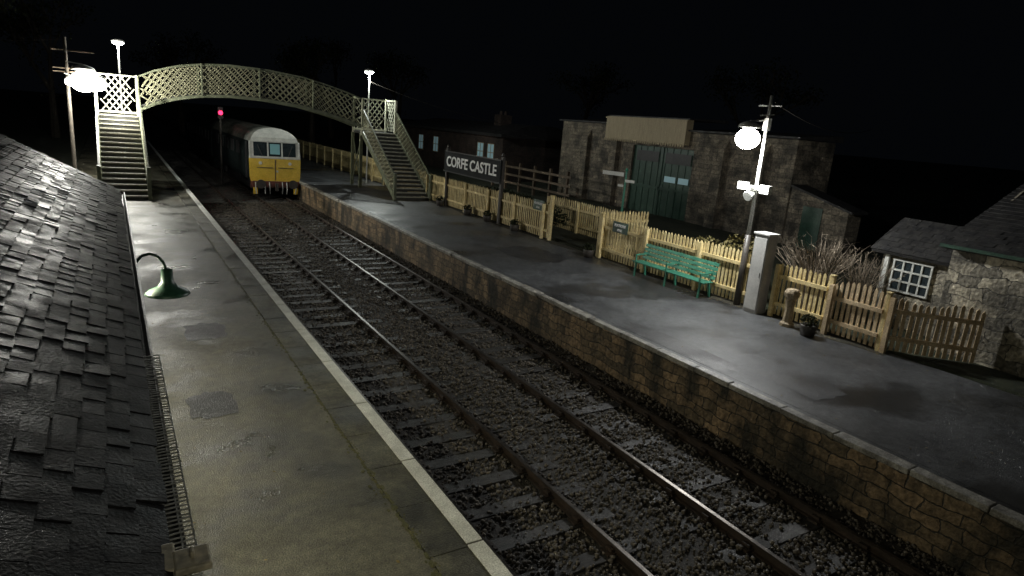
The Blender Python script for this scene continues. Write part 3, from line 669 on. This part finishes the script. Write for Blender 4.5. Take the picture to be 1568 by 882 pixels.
# ------------------------------------------------------------ cottage on the right
ct_=empty("stone_cottage"); X0=15.55
MB().box(X0,21,-3,6.85,-.04,2.4).obj("walls",'cot',ct_)
m=MB(); m.hexa([(X0+.01,6.8,2.4),(21,6.8,2.4),(21,6.84,2.4),(X0+.01,6.84,2.4),(18.3,6.8,3.75),(18.4,6.8,3.75),(18.4,6.84,3.75),(18.3,6.84,3.75)]); m.obj("gable",'cot',ct_)
def slates(name,xe,ze,y0,y1,L_,sl_,par):
    m=MB(); a=math.atan(sl_); c_,s_=math.cos(a),math.sin(a); q=0;k=0
    P=lambda s,y,h:(xe+s*c_-h*s_,y,ze+s*s_+h*c_)
    while q<L_:
        y=y0+(.14 if k%2 else 0)
        while y<y1:
            h=R(.02,.036); yb=min(y+.27,y1+.03)
            m.hexa([P(q,y,h-.012),P(q+.3,y,-.008),P(q+.3,yb,-.008),P(q,yb,h-.012),P(q,y,h),P(q+.3,y,.004),P(q+.3,yb,.004),P(q,yb,h)]); y+=.28
        q+=.2;k+=1
    m.hexa([P(0,y0,-.08),P(L_,y0,-.08),P(L_,y1,-.08),P(0,y1,-.08),P(0,y0,-.015),P(L_,y0,-.015),P(L_,y1,-.015),P(0,y1,-.015)])
    m.obj(name,'slate2',par)
slates("roof",15.3,2.42,-3,7.0,3.5,.42,ct_)
m=MB().box(15.25,15.3,-3,7.0,2.38,2.45); m.obj("gutter",'dgreen',ct_)
MB().box(16.5,19,6.86,8.8,-.04,1.88).obj("annexe_walls",'cot',ct_)
slates("annexe_roof",16.25,1.9,6.9,9.0,1.35,.6,ct_)
m=MB().box(16.46,16.49,7.6,8.45,1.0,1.7); m.obj("annexe_window",'glass',ct_)
m=MB()
for y in (7.58,7.8,8.02,8.24,8.47): m.box(16.43,16.47,y-.02,y+.02,.95,1.75)
for z in (.97,1.22,1.48,1.73): m.box(16.42,16.475,7.55,8.5,z-.02,z+.02)
m.box(16.4,16.48,8.6,8.7,0,1.86)
m.obj("annexe_window_frame",'tw',ct_)

# ------------------------------------------------------------ trees
def tree(x,y,h,leaf=True,name="tree"):
    e=empty(name); m=MB(); tips=[]
    def br(p,d,l,r,dep):
        q=p+d*l; m.cyl(p,q,r,r*.62,6,False)
        tips.append(q)
        if dep==0: return
        for i in range(3 if dep>1 else 2):
            nd=(d+Vector((R(-1,1),R(-1,1),R(-.25,.6)))*.75).normalized(); br(q,nd,l*R(.6,.8),r*.6,dep-1)
    br(Vector((x,y,-.1)),Vector((R(-.08,.08),R(-.08,.08),1)).normalized(),h*.33,h*.03,4)
    m.obj("trunk_and_limbs",'bark',e)
    if leaf:
        l=MB()
        for t in tips:
            for i in range(18):
                p=t+Vector((R(-1,1),R(-1,1),R(-.7,.7)))*h*.07; a=Vector((R(-1,1),R(-1,1),R(-1,1))).normalized()*.16*R(.6,1.4); b_=a.cross(Vector((R(-1,1),R(-1,1),R(-1,1)))).normalized()*.09
                l.add([p-a,p-b_,p+a,p+b_],[(0,1,2,3)])
        l.obj("leaves",'leaf',e)
for (x,y,h,lf) in ((-9.5,50,13,True),(-4,70,12,True),(19,74,12,True),(33,84,13,True),(48,64,13,True),(56,46,13,True),(8,95,13,True),(28,98,15,True)):
    tree(x,y,h,lf)

# ------------------------------------------------------------ world, camera
w=bpy.data.worlds.new("World"); S.world=w; w.use_nodes=True
N=w.node_tree.nodes; L=w.node_tree.links; bg=N["Background"]
sk=N.new("ShaderNodeTexSky"); sk.sky_type='NISHITA'; sk.sun_disc=False; sk.sun_elevation=math.radians(4); sk.sun_rotation=math.radians(200)
bw=N.new("ShaderNodeMix"); bw.data_type='RGBA'; bw.inputs[0].default_value=.99; bw.inputs[7].default_value=(.0011,.0014,.0019,1)
ml=N.new("ShaderNodeMix"); ml.data_type='RGBA'; ml.blend_type='MULTIPLY'; ml.inputs[0].default_value=1; ml.inputs[7].default_value=(.002,.002,.002,1)
L.new(sk.outputs[0],ml.inputs[6]); L.new(ml.outputs[2],bw.inputs[6]); L.new(bw.outputs[2],bg.inputs[0]); bg.inputs[1].default_value=1
sn=bpy.data.lights.new("night_fill",'SUN'); sn.energy=.01; sn.angle=math.radians(6); sn.color=(.75,.85,1)  # faint fill light, added to lift the night shadows
so=bpy.data.objects.new("night_fill",sn); COL.objects.link(so); so.rotation_euler=(math.radians(35),math.radians(-15),0)

f,yaw,pit,rol,h=991.0,.5617,.2452,.0834,4.1625
cy,sy=math.cos(yaw),math.sin(yaw); cp,sp=math.cos(pit),math.sin(pit)
r=Vector((cy,-sy,0)); fw=Vector((sy*cp,cy*cp,-sp)); d=fw.cross(r)
cr,sr=math.cos(rol),math.sin(rol)
right=r*cr-d*sr; down=r*sr+d*cr
cd=bpy.data.cameras.new("camera"); cd.lens=36*f/1568; cd.sensor_width=36; cd.clip_end=1500; cd.clip_start=.05
co_=bpy.data.objects.new("camera",cd); COL.objects.link(co_)
mm=Matrix((( right.x,-down.x,-fw.x,0),(right.y,-down.y,-fw.y,0),(right.z,-down.z,-fw.z,h),(0,0,0,1)))
co_.matrix_world=mm; S.camera=co_
S.view_settings.view_transform='Standard'; S.view_settings.look='None'; S.view_settings.exposure=0
